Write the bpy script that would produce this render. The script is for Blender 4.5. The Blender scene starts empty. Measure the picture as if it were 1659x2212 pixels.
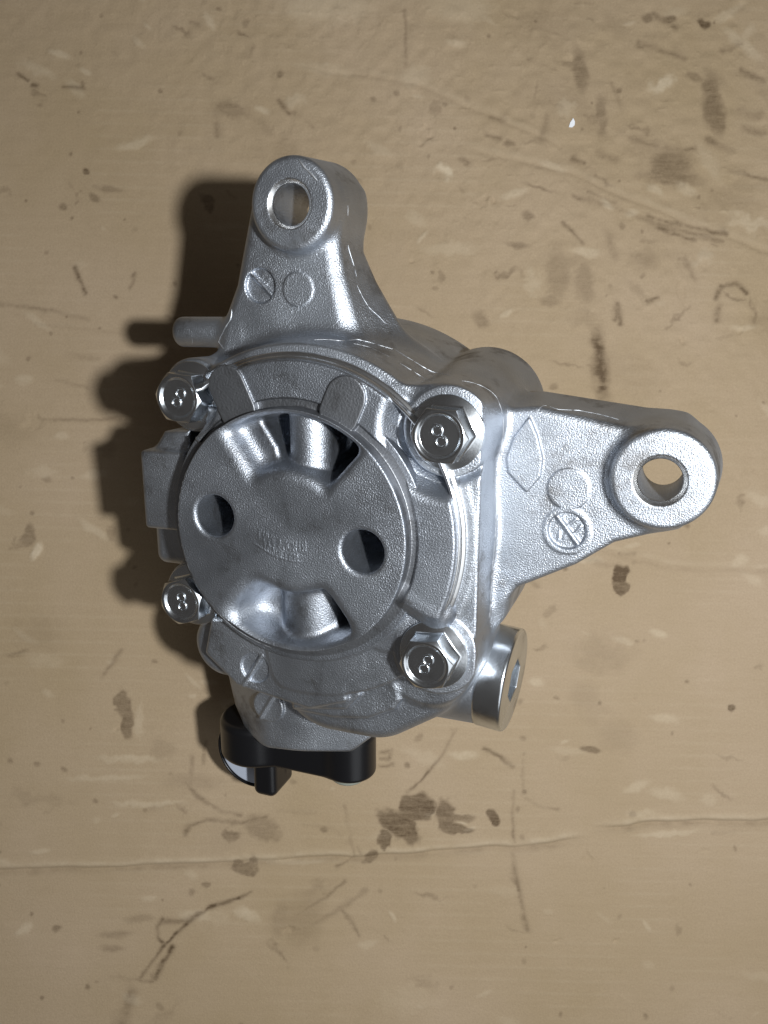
import bpy, bmesh, math, random
import numpy as np
from mathutils import Matrix, Vector

S = bpy.context.scene
C = S.collection
MM = 0.001

# ------------------------------------------------------------------ camera
HGT = 0.275
cd = bpy.data.cameras.new('camera')
cam = bpy.data.objects.new('camera', cd); C.objects.link(cam)
cd.sensor_fit = 'VERTICAL'; cd.sensor_height = 24.0
cd.lens = 24.0 * 1750.0 / 2212.0
cd.clip_start = 0.01; cd.clip_end = 50
cam.location = (0, 0, HGT); cam.rotation_euler = (0, 0, 0)
S.camera = cam

# ------------------------------------------------------------------ light
S.view_settings.view_transform = 'Standard'
S.view_settings.look = 'None'
S.view_settings.exposure = 0.0
S.view_settings.gamma = 1.0
W = bpy.data.worlds.new('World'); S.world = W
W.use_nodes = True
bg = W.node_tree.nodes['Background']
bg.inputs[0].default_value = (1.0, 0.92, 0.86, 1)
bg.inputs[1].default_value = 0.05


def lamp(name, loc, radius, power, col):
    l = bpy.data.lights.new(name, 'POINT'); l.shadow_soft_size = radius
    l.energy = power; l.color = col
    o = bpy.data.objects.new(name, l); C.objects.link(o)
    o.location = loc
    return o


lamp('torch', (0.088, -0.015, HGT + 0.076), 0.0085, 5.3, (0.95, 0.98, 1.0))

g = bpy.data.lights.new('fill_lamp', 'AREA'); g.shape = 'DISK'; g.size = 1.3; g.energy = 4.2; g.color = (0.92, 0.96, 1.0)  # soft fill lamp, added to brighten and even out the cardboard
go = bpy.data.objects.new('fill_lamp', g); C.objects.link(go)
go.location = (0.75, -0.85, 1.2)
go.rotation_euler = (Vector((0, 0, 0)) - Vector(go.location)).to_track_quat('-Z', 'Y').to_euler()

# ------------------------------------------------------------------ materials


def mat(name):
    m = bpy.data.materials.new(name); m.use_nodes = True
    nt = m.node_tree; b = nt.nodes['Principled BSDF']
    return m, nt, b


def node(nt, t, **kw):
    n = nt.nodes.new(t)
    for k, v in kw.items():
        if k in n.inputs: n.inputs[k].default_value = v
        else: setattr(n, k, v)
    return n


def ramp(nt, fac, stops):
    r = nt.nodes.new('ShaderNodeValToRGB')
    e = r.color_ramp.elements
    while len(e) < len(stops): e.new(0.5)
    for el, (p, c) in zip(e, stops):
        el.position = p; el.color = (*c, 1) if len(c) == 3 else c
    nt.links.new(fac, r.inputs[0])
    return r.outputs[0]


def metal(name, col, rough, grain, bump, scale=2600, dist='GGX'):
    """bare metal, colour mottled a little, with a fine grain"""
    m, nt, b = mat(name)
    nt.nodes.remove(b)
    out = nt.nodes['Material Output']
    b = node(nt, 'ShaderNodeBsdfAnisotropic'); b.distribution = dist
    nt.links.new(b.outputs[0], out.inputs[0])
    tc = node(nt, 'ShaderNodeTexCoord')
    n1 = node(nt, 'ShaderNodeTexNoise', Scale=130.0, Detail=5.0, Roughness=0.6)
    n2 = node(nt, 'ShaderNodeTexNoise', Scale=float(scale), Detail=2.0)
    n3 = node(nt, 'ShaderNodeTexNoise', Scale=38.0, Detail=3.0)
    for n in (n1, n2, n3): nt.links.new(tc.outputs['Object'], n.inputs['Vector'])
    c2 = tuple(x * 0.85 for x in col)
    n5 = node(nt, 'ShaderNodeTexNoise', Scale=85.0, Detail=6.0, Roughness=0.7); nt.links.new(tc.outputs['Object'], n5.inputs['Vector'])
    gm = node(nt, 'ShaderNodeMix'); gm.data_type = 'RGBA'; gm.blend_type = 'MULTIPLY'; gm.inputs[0].default_value = 1.0
    nt.links.new(ramp(nt, n1.outputs[0], [(0.3, c2), (0.65, col)]), gm.inputs[6])
    nt.links.new(ramp(nt, n5.outputs[0], [(0.30, (0.55, 0.52, 0.49)), (0.46, (1, 1, 1))]), gm.inputs[7])
    nt.links.new(gm.outputs[2], b.inputs['Color'])
    mr = node(nt, 'ShaderNodeMapRange'); mr.inputs[3].default_value = rough - grain; mr.inputs[4].default_value = rough + grain
    mr.inputs[1].default_value = 0.3; mr.inputs[2].default_value = 0.7
    nt.links.new(n3.outputs[0], mr.inputs[0]); nt.links.new(mr.outputs[0], b.inputs['Roughness'])
    if bump:
        # worn smooth in places, rougher in others, with a few deeper pits
        n4 = node(nt, 'ShaderNodeTexNoise', Scale=62.0, Detail=4.0, Roughness=0.65); nt.links.new(tc.outputs['Object'], n4.inputs['Vector'])
        ms = node(nt, 'ShaderNodeMapRange'); ms.inputs[1].default_value = 0.32; ms.inputs[2].default_value = 0.66
        ms.inputs[3].default_value = bump * 0.5; ms.inputs[4].default_value = bump * 1.15
        nt.links.new(n4.outputs[0], ms.inputs[0])
        bp = node(nt, 'ShaderNodeBump'); nt.links.new(ms.outputs[0], bp.inputs['Strength']); bp.inputs['Distance'].default_value = 0.0002
        nt.links.new(n2.outputs[0], bp.inputs['Height']); nt.links.new(bp.outputs[0], b.inputs['Normal'])
    return m


M_CAST = metal('cast_aluminium', (0.55, 0.585, 0.64), 0.48, 0.07, 0.9, 3000)
M_COVER = metal('sandblasted_aluminium', (0.45, 0.48, 0.53), 0.48, 0.06, 0.9, 2900)
M_DULL = metal('dull_turned_face', (0.30, 0.31, 0.33), 0.52, 0.05, 0.6, 1800)
M_MACH = metal('machined_aluminium', (0.88, 0.89, 0.90), 0.30, 0.05, 0.0)
M_ZINC = metal('zinc_plated_steel', (0.82, 0.86, 0.90), 0.24, 0.06, 0.12, 900, 'GGX')
M_BURR = metal('bright_edge', (0.80, 0.82, 0.85), 0.55, 0.05, 0.0, 2600, 'GGX')
m, nt, b = mat('black_plastic'); M_BLACK = m
b.inputs['Base Color'].default_value = (0.006, 0.006, 0.007, 1); b.inputs['Roughness'].default_value = 0.32
m, nt, b = mat('clear_plastic'); M_CLEAR = m
b.inputs['Base Color'].default_value = (0.55, 0.58, 0.5, 1); b.inputs['Roughness'].default_value = 0.25
b.inputs['Transmission Weight'].default_value = 0.6
m, nt, b = mat('pale_plastic'); M_PALE = m
b.inputs['Base Color'].default_value = (0.42, 0.46, 0.54, 1); b.inputs['Roughness'].default_value = 0.55
m, nt, b = mat('white_paint'); M_WHITE = m
b.inputs['Base Color'].default_value = (0.85, 0.87, 0.9, 1); b.inputs['Roughness'].default_value = 0.5

# ------------------------------------------------------------------ signed-distance modelling (millimetres, pump axes u v w)


class Grid:
    def __init__(s, lo, hi, h):
        s.h = h; s.lo = np.array(lo, np.float32)
        s.n = np.ceil((np.array(hi) - np.array(lo)) / h).astype(int) + 1
        s.ax = [(s.lo[i] + h * np.arange(s.n[i])).astype(np.float32) for i in range(3)]
        s.D = np.full(s.n, 6.0, np.float32)

    def box(s, lo, hi, pad):
        sl = []
        for i in range(3):
            a = int(np.clip(math.floor((lo[i] - pad - s.lo[i]) / s.h), 0, s.n[i] - 1))
            b_ = int(np.clip(math.ceil((hi[i] + pad - s.lo[i]) / s.h) + 1, 1, s.n[i]))
            sl.append(slice(a, max(b_, a + 1)))
        X = s.ax[0][sl[0]][:, None, None]; Y = s.ax[1][sl[1]][None, :, None]; Z = s.ax[2][sl[2]][None, None, :]
        return tuple(sl), X, Y, Z

    def add(s, fn, lo, hi, k=0.0):
        sl, X, Y, Z = s.box(lo, hi, k + 2.5)
        s.D[sl] = smin(s.D[sl], fn(X, Y, Z), k)

    def cut(s, fn, lo, hi, k=0.0):
        sl, X, Y, Z = s.box(lo, hi, k + 2.5)
        s.D[sl] = -smin(-s.D[sl], fn(X, Y, Z), k)

    def blur(s, n=1):
        for _ in range(n):
            for ax in range(3):
                d = s.D
                a = np.roll(d, 1, ax); b_ = np.roll(d, -1, ax)
                s.D = 0.5 * d + 0.25 * (a + b_)

    def sample(s, P):
        q = (P - s.lo) / s.h
        q = np.clip(q, 0, s.n - 1.001)
        i = q.astype(int); t = (q - i).astype(np.float32)
        r = 0
        for dx in (0, 1):
            for dy in (0, 1):
                for dz in (0, 1):
                    w = (t[:, 0] if dx else 1 - t[:, 0]) * (t[:, 1] if dy else 1 - t[:, 1]) * (t[:, 2] if dz else 1 - t[:, 2])
                    r = r + w * s.D[i[:, 0] + dx, i[:, 1] + dy, i[:, 2] + dz]
        return r

    def grad(s, P):
        e = s.h * 0.6
        g = np.stack([s.sample(P + np.eye(3)[k] * e) - s.sample(P - np.eye(3)[k] * e) for k in range(3)], 1)
        return g / np.maximum(np.linalg.norm(g, axis=1, keepdims=True), 1e-9)

    def snap(s, P, n=3):
        P = np.array(P, float)
        for _ in range(n):
            P = P - s.sample(P)[:, None] * s.grad(P) * 0.9
        return P

    def mesh(s):
        D = s.D; ins = D < 0
        cnt = np.zeros(np.array(D.shape) - 1, np.int8)
        for dx in (0, 1):
            for dy in (0, 1):
                for dz in (0, 1):
                    cnt += ins[dx:D.shape[0] - 1 + dx, dy:D.shape[1] - 1 + dy, dz:D.shape[2] - 1 + dz]
        act = (cnt > 0) & (cnt < 8)
        ci = np.argwhere(act)
        idx = np.full(act.shape, -1, np.int32); idx[act] = np.arange(len(ci))
        acc = np.zeros((len(ci), 3)); num = np.zeros(len(ci))
        for ax in range(3):
            o1, o2 = [k for k in range(3) if k != ax]
            for p in (0, 1):
                for q in (0, 1):
                    off = np.zeros(3, int); off[o1] = p; off[o2] = q
                    a = ci + off; b_ = a.copy(); b_[:, ax] += 1
                    da = D[a[:, 0], a[:, 1], a[:, 2]]; db = D[b_[:, 0], b_[:, 1], b_[:, 2]]
                    cr = (da < 0) != (db < 0)
                    t = np.where(cr, da / np.where(cr, da - db, 1), 0)
                    pt = a.astype(float); pt[:, ax] += t
                    acc[cr] += pt[cr]; num[cr] += 1
        V = s.lo + s.h * acc / num[:, None]
        F = []
        for ax in range(3):
            o1, o2 = (ax + 1) % 3, (ax + 2) % 3
            A = np.moveaxis(ins, ax, 0)
            cr = np.moveaxis(A[:-1] != A[1:], 0, ax)
            up = np.moveaxis(A[:-1], 0, ax)
            e = np.argwhere(cr)
            ok = (e[:, o1] > 0) & (e[:, o2] > 0) & (e[:, o1] < act.shape[o1]) & (e[:, o2] < act.shape[o2])
            e = e[ok]
            def c(d1, d2):
                x = e.copy(); x[:, o1] += d1; x[:, o2] += d2
                return idx[x[:, 0], x[:, 1], x[:, 2]]
            f = np.stack([c(-1, -1), c(0, -1), c(0, 0), c(-1, 0)], 1)
            u = up[e[:, 0], e[:, 1], e[:, 2]]
            f[~u] = f[~u][:, ::-1]
            F.append(f)
        F = np.concatenate(F)
        V = s.snap(V, 1)
        return V, F, s.grad(V)


def smin(a, b, k):
    if k <= 0: return np.minimum(a, b)
    h = np.maximum(k - np.abs(a - b), 0) / k
    return np.minimum(a, b) - h * h * k * 0.25


def smax(a, b, k): return -smin(-a, -b, k)


def extr(d2, z, z0, z1, e):
    dz = np.abs(z - (z0 + z1) / 2) - (z1 - z0) / 2
    q1 = d2 + e; q2 = dz + e
    return np.minimum(np.maximum(q1, q2), 0) + np.sqrt(np.maximum(q1, 0) ** 2 + np.maximum(q2, 0) ** 2) - e


def poly2(P, r=0.0):
    P = np.array(P, np.float32)
    def fn(x, y):
        d = None; sg = None
        for i in range(len(P)):
            a = P[i]; b_ = P[i - 1]; ex, ey = b_ - a
            wx = x - a[0]; wy = y - a[1]
            t = np.clip((wx * ex + wy * ey) / (ex * ex + ey * ey), 0, 1)
            dd = (wx - ex * t) ** 2 + (wy - ey * t) ** 2
            d = dd if d is None else np.minimum(d, dd)
            c1 = y >= a[1]; c2 = y < b_[1]; c3 = ex * wy > ey * wx
            fl = (c1 & c2 & c3) | (~c1 & ~c2 & ~c3)
            sg = fl if sg is None else sg ^ fl
        return np.where(sg, -1, 1) * np.sqrt(d) - r
    return fn


def prism(G, P, w0, w1, e=1.0, k=0.0, r=0.0, cut=False):
    f2 = poly2(P, r); P = np.array(P)
    fn = lambda x, y, z: extr(f2(x, y), z, w0, w1, e)
    (G.cut if cut else G.add)(fn, (*(P.min(0) - r), w0), (*(P.max(0) + r), w1), k)


def loft(G, Pf, Pb, w0, w1, e=1.0, k=0.0, r=0.0):
    """a prism whose outline changes from Pb at w0 to Pf at w1"""
    ff = poly2(Pf, r); fb = poly2(Pb, r); A = np.concatenate([np.array(Pf), np.array(Pb)])
    def fn(x, y, z):
        t = np.clip((w1 - z) / (w1 - w0), 0, 1)
        return extr((ff(x, y) * (1 - t) + fb(x, y) * t) * 0.9, z, w0, w1, e)
    G.add(fn, (*(A.min(0) - r), w0), (*(A.max(0) + r), w1), k)


def cyl(G, c, r, w0, w1, e=0.6, k=0.0, cut=False, draft=0.0):
    def fn(x, y, z):
        return extr(np.sqrt((x - c[0]) ** 2 + (y - c[1]) ** 2) - r - draft * (w1 - z), z, w0, w1, e)
    R = r + max(draft, 0) * (w1 - w0)
    (G.cut if cut else G.add)(fn, (c[0] - R, c[1] - R, w0), (c[0] + R, c[1] + R, w1), k)


def cylu(G, v, w, r, u0, u1, e=0.6, k=0.0, cut=False):
    fn = lambda x, y, z: extr(np.sqrt((y - v) ** 2 + (z - w) ** 2) - r, x, u0, u1, e)
    (G.cut if cut else G.add)(fn, (u0, v - r, w - r), (u1, v + r, w + r), k)


def cylv(G, u, w, r, v0, v1, e=0.6, k=0.0, cut=False):
    fn = lambda x, y, z: extr(np.sqrt((x - u) ** 2 + (z - w) ** 2) - r, y, v0, v1, e)
    (G.cut if cut else G.add)(fn, (u - r, v0, w - r), (u + r, v1, w + r), k)


def rbox(G, lo, hi, e=1.0, k=0.0, cut=False):
    lo = np.array(lo, float); hi = np.array(hi, float); c = (lo + hi) / 2; s = (hi - lo) / 2 - e
    def fn(x, y, z):
        qx = np.abs(x - c[0]) - s[0]; qy = np.abs(y - c[1]) - s[1]; qz = np.abs(z - c[2]) - s[2]
        return np.sqrt(np.maximum(qx, 0) ** 2 + np.maximum(qy, 0) ** 2 + np.maximum(qz, 0) ** 2) + np.minimum(np.maximum(qx, np.maximum(qy, qz)), 0) - e
    (G.cut if cut else G.add)(fn, lo, hi, k)


def capsule(G, a, b_, r, k=0.0, cut=False):
    a = np.array(a, float); b_ = np.array(b_, float); d = b_ - a; dd = d @ d
    def fn(x, y, z):
        t = np.clip(((x - a[0]) * d[0] + (y - a[1]) * d[1] + (z - a[2]) * d[2]) / dd, 0, 1)
        return np.sqrt((x - a[0] - d[0] * t) ** 2 + (y - a[1] - d[1] * t) ** 2 + (z - a[2] - d[2] * t) ** 2) - r
    (G.cut if cut else G.add)(fn, np.minimum(a, b_) - r, np.maximum(a, b_) + r, k)


def ball(G, c, r, k=0.0, cut=False, sc=(1, 1, 1)):
    def fn(x, y, z):
        return (np.sqrt(((x - c[0]) / sc[0]) ** 2 + ((y - c[1]) / sc[1]) ** 2 + ((z - c[2]) / sc[2]) ** 2) - r) * min(sc)
    rr = r * np.array(sc)
    (G.cut if cut else G.add)(fn, np.array(c) - rr, np.array(c) + rr, k)


# ------------------------------------------------------------------ objects


def link(name, me, m=None, parent=None):
    o = bpy.data.objects.new(name, me); C.objects.link(o)
    if m and me: me.materials.append(m)
    if parent: o.parent = parent
    return o


def tag(o, label, cat=None, kind=None):
    o['label'] = label
    if cat: o['category'] = cat
    if kind: o['kind'] = kind


def make_mesh(name, V, F, N=None):
    me = bpy.data.meshes.new(name)
    V = np.asarray(V, np.float32); F = np.asarray(F, np.int32)
    me.vertices.add(len(V)); me.vertices.foreach_set('co', V.ravel())
    k = F.shape[1]
    me.loops.add(F.size); me.loops.foreach_set('vertex_index', F.ravel())
    me.polygons.add(len(F)); me.polygons.foreach_set('loop_start', np.arange(len(F), dtype=np.int32) * k)
    me.update(calc_edges=True)
    me.polygons.foreach_set('use_smooth', np.ones(len(F), bool))
    if N is not None: me.normals_split_custom_set_from_vertices(np.asarray(N, np.float32).tolist())
    return me


def split(V, F, N, labels):
    """one mesh per label value, so that a casting's lugs can be named apart"""
    out = {}
    for l in np.unique(labels):
        f = F[labels == l]; u, inv = np.unique(f, return_inverse=True)
        out[int(l)] = (V[u], inv.reshape(f.shape), N[u])
    return out


def tube(pts, r, sides=6):
    pts = np.array(pts, float); n = len(pts)
    V = []; F = []
    for i, p in enumerate(pts):
        t = pts[min(i + 1, n - 1)] - pts[max(i - 1, 0)]; t /= max(np.linalg.norm(t), 1e-9)
        a = np.cross(t, [0.3, 0.2, 0.93]); a /= np.linalg.norm(a); b_ = np.cross(t, a)
        rr = (r if np.isscalar(r) else r[i]) * (0.35 if i in (0, n - 1) else 1)
        for k in range(sides):
            g = 2 * math.pi * k / sides
            V.append(p + rr * (math.cos(g) * a + math.sin(g) * b_))
    for i in range(n - 1):
        for k in range(sides):
            F.append([i * sides + k, i * sides + (k + 1) % sides, (i + 1) * sides + (k + 1) % sides, (i + 1) * sides + k])
    return np.array(V), np.array(F)


def resample(P, step):
    P = np.array(P, float)
    seg = np.linalg.norm(np.diff(P, axis=0), axis=1); L = np.concatenate([[0], np.cumsum(seg)])
    n = max(int(L[-1] / step), 2)
    t = np.linspace(0, L[-1], n)
    return np.stack([np.interp(t, L, P[:, i]) for i in range(P.shape[1])], 1)


# ---- pump root: pose of the pump lying on the cardboard, leaning to the lower left
pump = bpy.data.objects.new('power_steering_pump', None); C.objects.link(pump)
pump.empty_display_size = 0.02
R3 = Matrix(((0.936654992, 0.0, -0.350253374), (-0.083347074, 0.971274409, -0.222888511), (0.340192139, 0.237962230, 0.909749023)))
MP = Matrix.Translation((-0.02071620, -0.00477667, HGT - 0.18172109)) @ R3.to_4x4()
pump.matrix_world = MP
tag(pump, 'grey cast aluminium power steering pump with two mounting lugs lying on stained cardboard', 'pump')

C0 = (-1.5, -0.5)
BOLTS = [(34.1, 23.7, -6.2, -3, 113), (31.8, -26.8, -6.6, 7, 66), (-29.3, 29.0, -8.5, -6, 60), (-33.0, -21.7, -10.0, 18, 95)]   # u, v, seat, turn of hexagon, turn of digit

# ---- housing
G = Grid((-54, -76, -64), (94, 87, -5), 0.33)
def flangefn(x, y, z):
    r = np.sqrt((x - C0[0]) ** 2 + (y - C0[1]) ** 2)
    d = smax((r - 42.1 - 0.115 * (-7 - z)) * 0.99, -20.0 - x - 0.25 * y, 3.0)      # the round flange stops short of the left side
    return extr(d + 0 * z, z, -56, -7, 0.7)
G.add(flangefn, (-49, -48, -56), (47, 48, -7))
cyl(G, C0, 33.0, -40, -6.5, 0.6)
prism(G, [(20, 25), (33, 25), (33, -20), (20, -20)], -26, -7, 0.7, 1.0, r=8.3)
# bolt lugs
def dish(x, y, z):
    r = np.sqrt((x - 34.3) ** 2 + (y - 23.8) ** 2)
    d = smax((r - 10.2 - (z + 9.0) * 0.65) * 0.84, -9.2 - z + 0 * r, 0.8)
    return smax(d, (x - 36.0) * 0.62 + (y - 22.5) * 0.78 + 0 * z, 2.0)
G.cut(dish, (16, 5, -11), (46, 42, 0), 0.8)
def pad(cx, cy, rad, top):
    def fn(x, y, z):
        d = smax(np.sqrt((x - cx) ** 2 + (y - cy) ** 2) - rad, x - 41.4, 0.6)
        return extr(d + 0 * z, z, -28, top, 0.4)
    G.add(fn, (cx - rad, cy - rad, -28), (cx + rad, cy + rad, top), 0.3)
pad(34.1, 23.7, 9.7, -6.2)
pad(31.9, -26.8, 10.0, -6.6)
cyl(G, (-29.3, 29.0), 8.8, -30, -8.5, 0.8, 1.5)
cyl(G, (-33.0, -21.7), 8.6, -30, -10, 0.8, 1.2)
# barrel behind the flange
cyl(G, (2, -3), 39.0, -58, -21, 3, 3)
cyl(G, (33.0, 25.0), 8.3, -46, -7, 0.7, 2.2, draft=0.17)
# upper bracket: a narrow front and a wider back
loft(G, [(-17.5, 74), (-22.8, 54), (-26.6, 46), (-29, 36), (7.5, 36), (4.0, 47), (1.9, 57), (1.4, 63), (1.2, 75)],
     [(-16, 75), (-22.0, 54), (-26, 46), (-28, 36), (21, 36), (15.0, 43.5), (7.2, 55.0), (3.6, 62), (3.6, 75)], -34.5, -20, 2.8, 3.5, r=1.5)
cyl(G, (-6.3, 71.8), 10.2, -34.5, -16, 1.3, 2.0, draft=0.075)
# right bracket
loft(G, [(40, 25.5), (50, 26.5), (68, 23), (80, 22), (80, 5), (67.5, 0.5), (59.5, -5.5), (46.5, -12.5), (38, -24)],
     [(40, 28), (49, 29), (70, 26.5), (80, 25), (80, 5), (67, 1), (59, -5), (46.5, -12), (38, -24)], -34.5, -20, 1.4, 1.8, r=1.6)
cyl(G, (77.2, 14.6), 10.6, -34.5, -16, 1.2, 2.4, draft=0.08)
# stub pin, left bosses
cylu(G, 43.3, -25, 3.8, -43.8, -22, 1.6, 2.5)
rbox(G, (-46.2, -5.2, -46), (-33, 14.8, -8.6), 1.0, 1.2)
prism(G, [(-44.5, 14), (-40.5, 19.5), (-33, 20), (-33, 12)], -46, -11.0, 1.2, 2.0)
rbox(G, (-48.0, -16.5, -44), (-32, -3, -14.0), 2.8, 1.5)
# valve bore boss on the lower right
cylu(G, -39.8, -28, 12.6, -6, 41.6, 0.8, 3.0)
cyl(G, (35, -17), 10.8, -44, -21, 2, 2)
# lower lobes
prism(G, [(3, -40), (13, -40), (22, -34), (22, -25), (-5, -25)], -30, -11.5, 3.5, 2.0, r=15.2)
prism(G, [(-6, -31), (20.5, -30), (20.5, -37.2), (22.0, -41.5), (20.5, -44.0), (14.0, -47.5), (4.8, -49.0), (-5.9, -48.8)], -30, -9.8, 1.3, 0.8, r=0.8)
prism(G, [(-2, -31), (17.0, -29.6), (17.0, -34.6), (17.6, -37.6), (11.8, -37.4), (12.2, -41.4), (8.8, -45.4), (-5.2, -47.8)], -30, -8.5, 0.9, 0.5, r=0.6)
cyl(G, (28.5, -31), 11.5, -30, -10.2, 1.6, 1.5)
prism(G, [(-26, -28), (13.4, -24), (13.6, -33.2), (8.4, -37.8), (8.4, -42.2), (-0.5, -45.4), (-11.1, -44.0), (-20, -42.5), (-28, -36)], -34, -7.2, 1.0, 0.6, r=1.5)
cyl(G, (-27, -36), 8.6, -40, -11.5, 2.2, 1.0)
# inlet block, its front folding back on the left
def blockfn(f2):
    def fn(x, y, z):
        d = extr(f2(x, y), z, -47, -21.5, 1.2)
        d = smax(d, ((-22.5 - x) * 0.62 + z + 21.5) * 0.85 + 0 * y, 2.0)
        d = smax(d, ((x + 12) * 0.2 + z + 21.5) * 0.98 + 0 * y, 1.0)
        return d
    return fn
BP = [(-37.5, -38), (-38.0, -51), (-34, -62), (-29.5, -66.8), (-20.5, -67.5), (2.5, -65.5), (7.0, -61.5), (8, -52), (2, -30), (-30, -30)]
G.add(blockfn(poly2(BP, 2.0)), (-41, -70, -47), (11, -28, -21), 0.8)
# rear nose with the shaft seat
cyl(G, (3, -3), 26, -64, -50, 2, 3)

# cavity behind the cover, pockets round the bolts, holes
cyl(G, C0, 29.5, -34, 0, 0.5, cut=True)
cyl(G, (-6.6, 71.7), 4.5, -40, -10, 0.05, cut=True)
cyl(G, (76.8, 14.4), 4.45, -40, -10, 0.05, cut=True)
for c in ((-6.6, 71.7), (76.8, 14.4)):
    def fn(x, y, z, c=c): return (np.sqrt((x - c[0]) ** 2 + (y - c[1]) ** 2) - 5.45 - (z + 16)) * 0.7
    G.cut(fn, (c[0] - 6, c[1] - 6, -18), (c[0] + 6, c[1] + 6, -15.5))
# leaf shaped flat pad on the right bracket
prism(G, [(48.7, 26.0), (45.6, 21.5), (44.0, 16.5), (44.6, 13.3), (48.8, 9.2), (51.7, 13), (52, 17), (50.6, 22)], -24, -19.0, 0.1)
# cast marks: sunk discs with a bar
def sunk(c, r, w, deep):
    cyl(G, c, r, w - deep, w + 3, 0.3, 0.25, cut=True)
def bar(a, b_, w, r=0.5):
    capsule(G, (*a, w), (*b_, w), r, 0.3)
cyl(G, (58.0, 1.0), 5.3, -21, -19.75, 0.15, 0.3)
sunk((58.0, 1.0), 4.2, -20, 0.9)
bar((55.6, 4.2), (61.0, -2.6), -20.7, 0.55)
cyl(G, (57.9, 10.5), 4.6, -21, -19.7, 0.1)
sunk((-16.9, 54.3), 4.0, -20, 1.0)
bar((-19.4, 57.2), (-13.9, 52.0), -20.8, 0.5)
cyl(G, (-6.8, 53.4), 3.9, -21, -19.75, 0.1)
sunk((-15.1, -38.2), 3.9, -7.2, 0.7)
bar((-12.9, -34.4), (-18.6, -43.5), -7.6, 0.6)
cyl(G, (-19.3, -56.0), 4.6, -23.4, -20.6, 0.4, 0.3)
bar((-17.2, -52.0), (-21.6, -59.6), -20.6, 0.6)
for a_, b_ in (((57.0, 4.0), (55.9, 2.6)), ((59.8, 3.6), (58.1, 2.0)), ((61.0, 2.2), (59.6, 0.2)), ((56.3, 0.4), (56.2, -1.4)), ((57.7, -0.2), (57.2, -1.0))):
    capsule(G, (*a_, -20.9), (*b_, -20.9), 0.3, 0.1)
for q in (0.0, 1.6):
    ang = math.radians(-46); du = (math.cos(ang), math.sin(ang)); dv = (math.sin(-ang), math.cos(ang))
    c = np.array((-16.6, 56.3)) + np.array(du) * (q - 0.2)
    for s_ in ((-1, 1) if q == 0 else (0,)):
        th = np.linspace(0, 2 * math.pi, 9)
        pts = [c + np.array(dv) * (0.55 * s_ + (0.5 if s_ else 1.0) * math.sin(t)) + np.array(du) * 0.5 * math.cos(t) for t in th]
        for p0, p1 in zip(pts, pts[1:]): capsule(G, (*p0, -21.0), (*p1, -21.0), 0.18, 0.05)
V, F, N = G.mesh()
fc = V[F].mean(1)
lab = np.zeros(len(F), int)
lab[(fc[:, 1] > 47) & (fc[:, 0] < 20) & (fc[:, 2] < -14)] = 1
lab[(fc[:, 0] > 54) & (fc[:, 2] < -14)] = 2
lab[(fc[:, 0] < -31.5) & (fc[:, 1] > 38.5) & (fc[:, 2] < -20)] = 3
lab[(fc[:, 1] < -56) & (fc[:, 2] < -21) & (fc[:, 0] < 12)] = 4
lab[(fc[:, 0] > 25) & (fc[:, 1] < -38) & (fc[:, 2] < -15)] = 5
sp = split(V, F, N, lab)
housing = link('housing', make_mesh('housing', sp[0][0] * MM, *sp[0][1:]), M_CAST, pump)
for l, nm in ((1, 'mounting_lug'), (2, 'mounting_lug'), (3, 'locating_pin'), (4, 'inlet_block'), (5, 'valve_bore')):
    if l in sp:
        o = link(nm, make_mesh(nm, sp[l][0] * MM, *sp[l][1:]), M_CAST, housing)
        if l in (1, 2):           # the chamfers of the bolt holes are machined bright
            hc = (-6.6, 71.7) if l == 1 else (76.8, 14.4)
            cen = sp[l][0][sp[l][1]].mean(1)
            o.data.materials.append(M_MACH)
            o.data.polygons.foreach_set('material_index', ((np.hypot(cen[:, 0] - hc[0], cen[:, 1] - hc[1]) < 5.5) & (cen[:, 2] > -17.3)).astype(np.int32))
        if l == 1: tag(o, 'upper mounting lug, its hole dark inside')
        if l == 2: tag(o, 'right mounting lug, its hole showing the cardboard')

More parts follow.
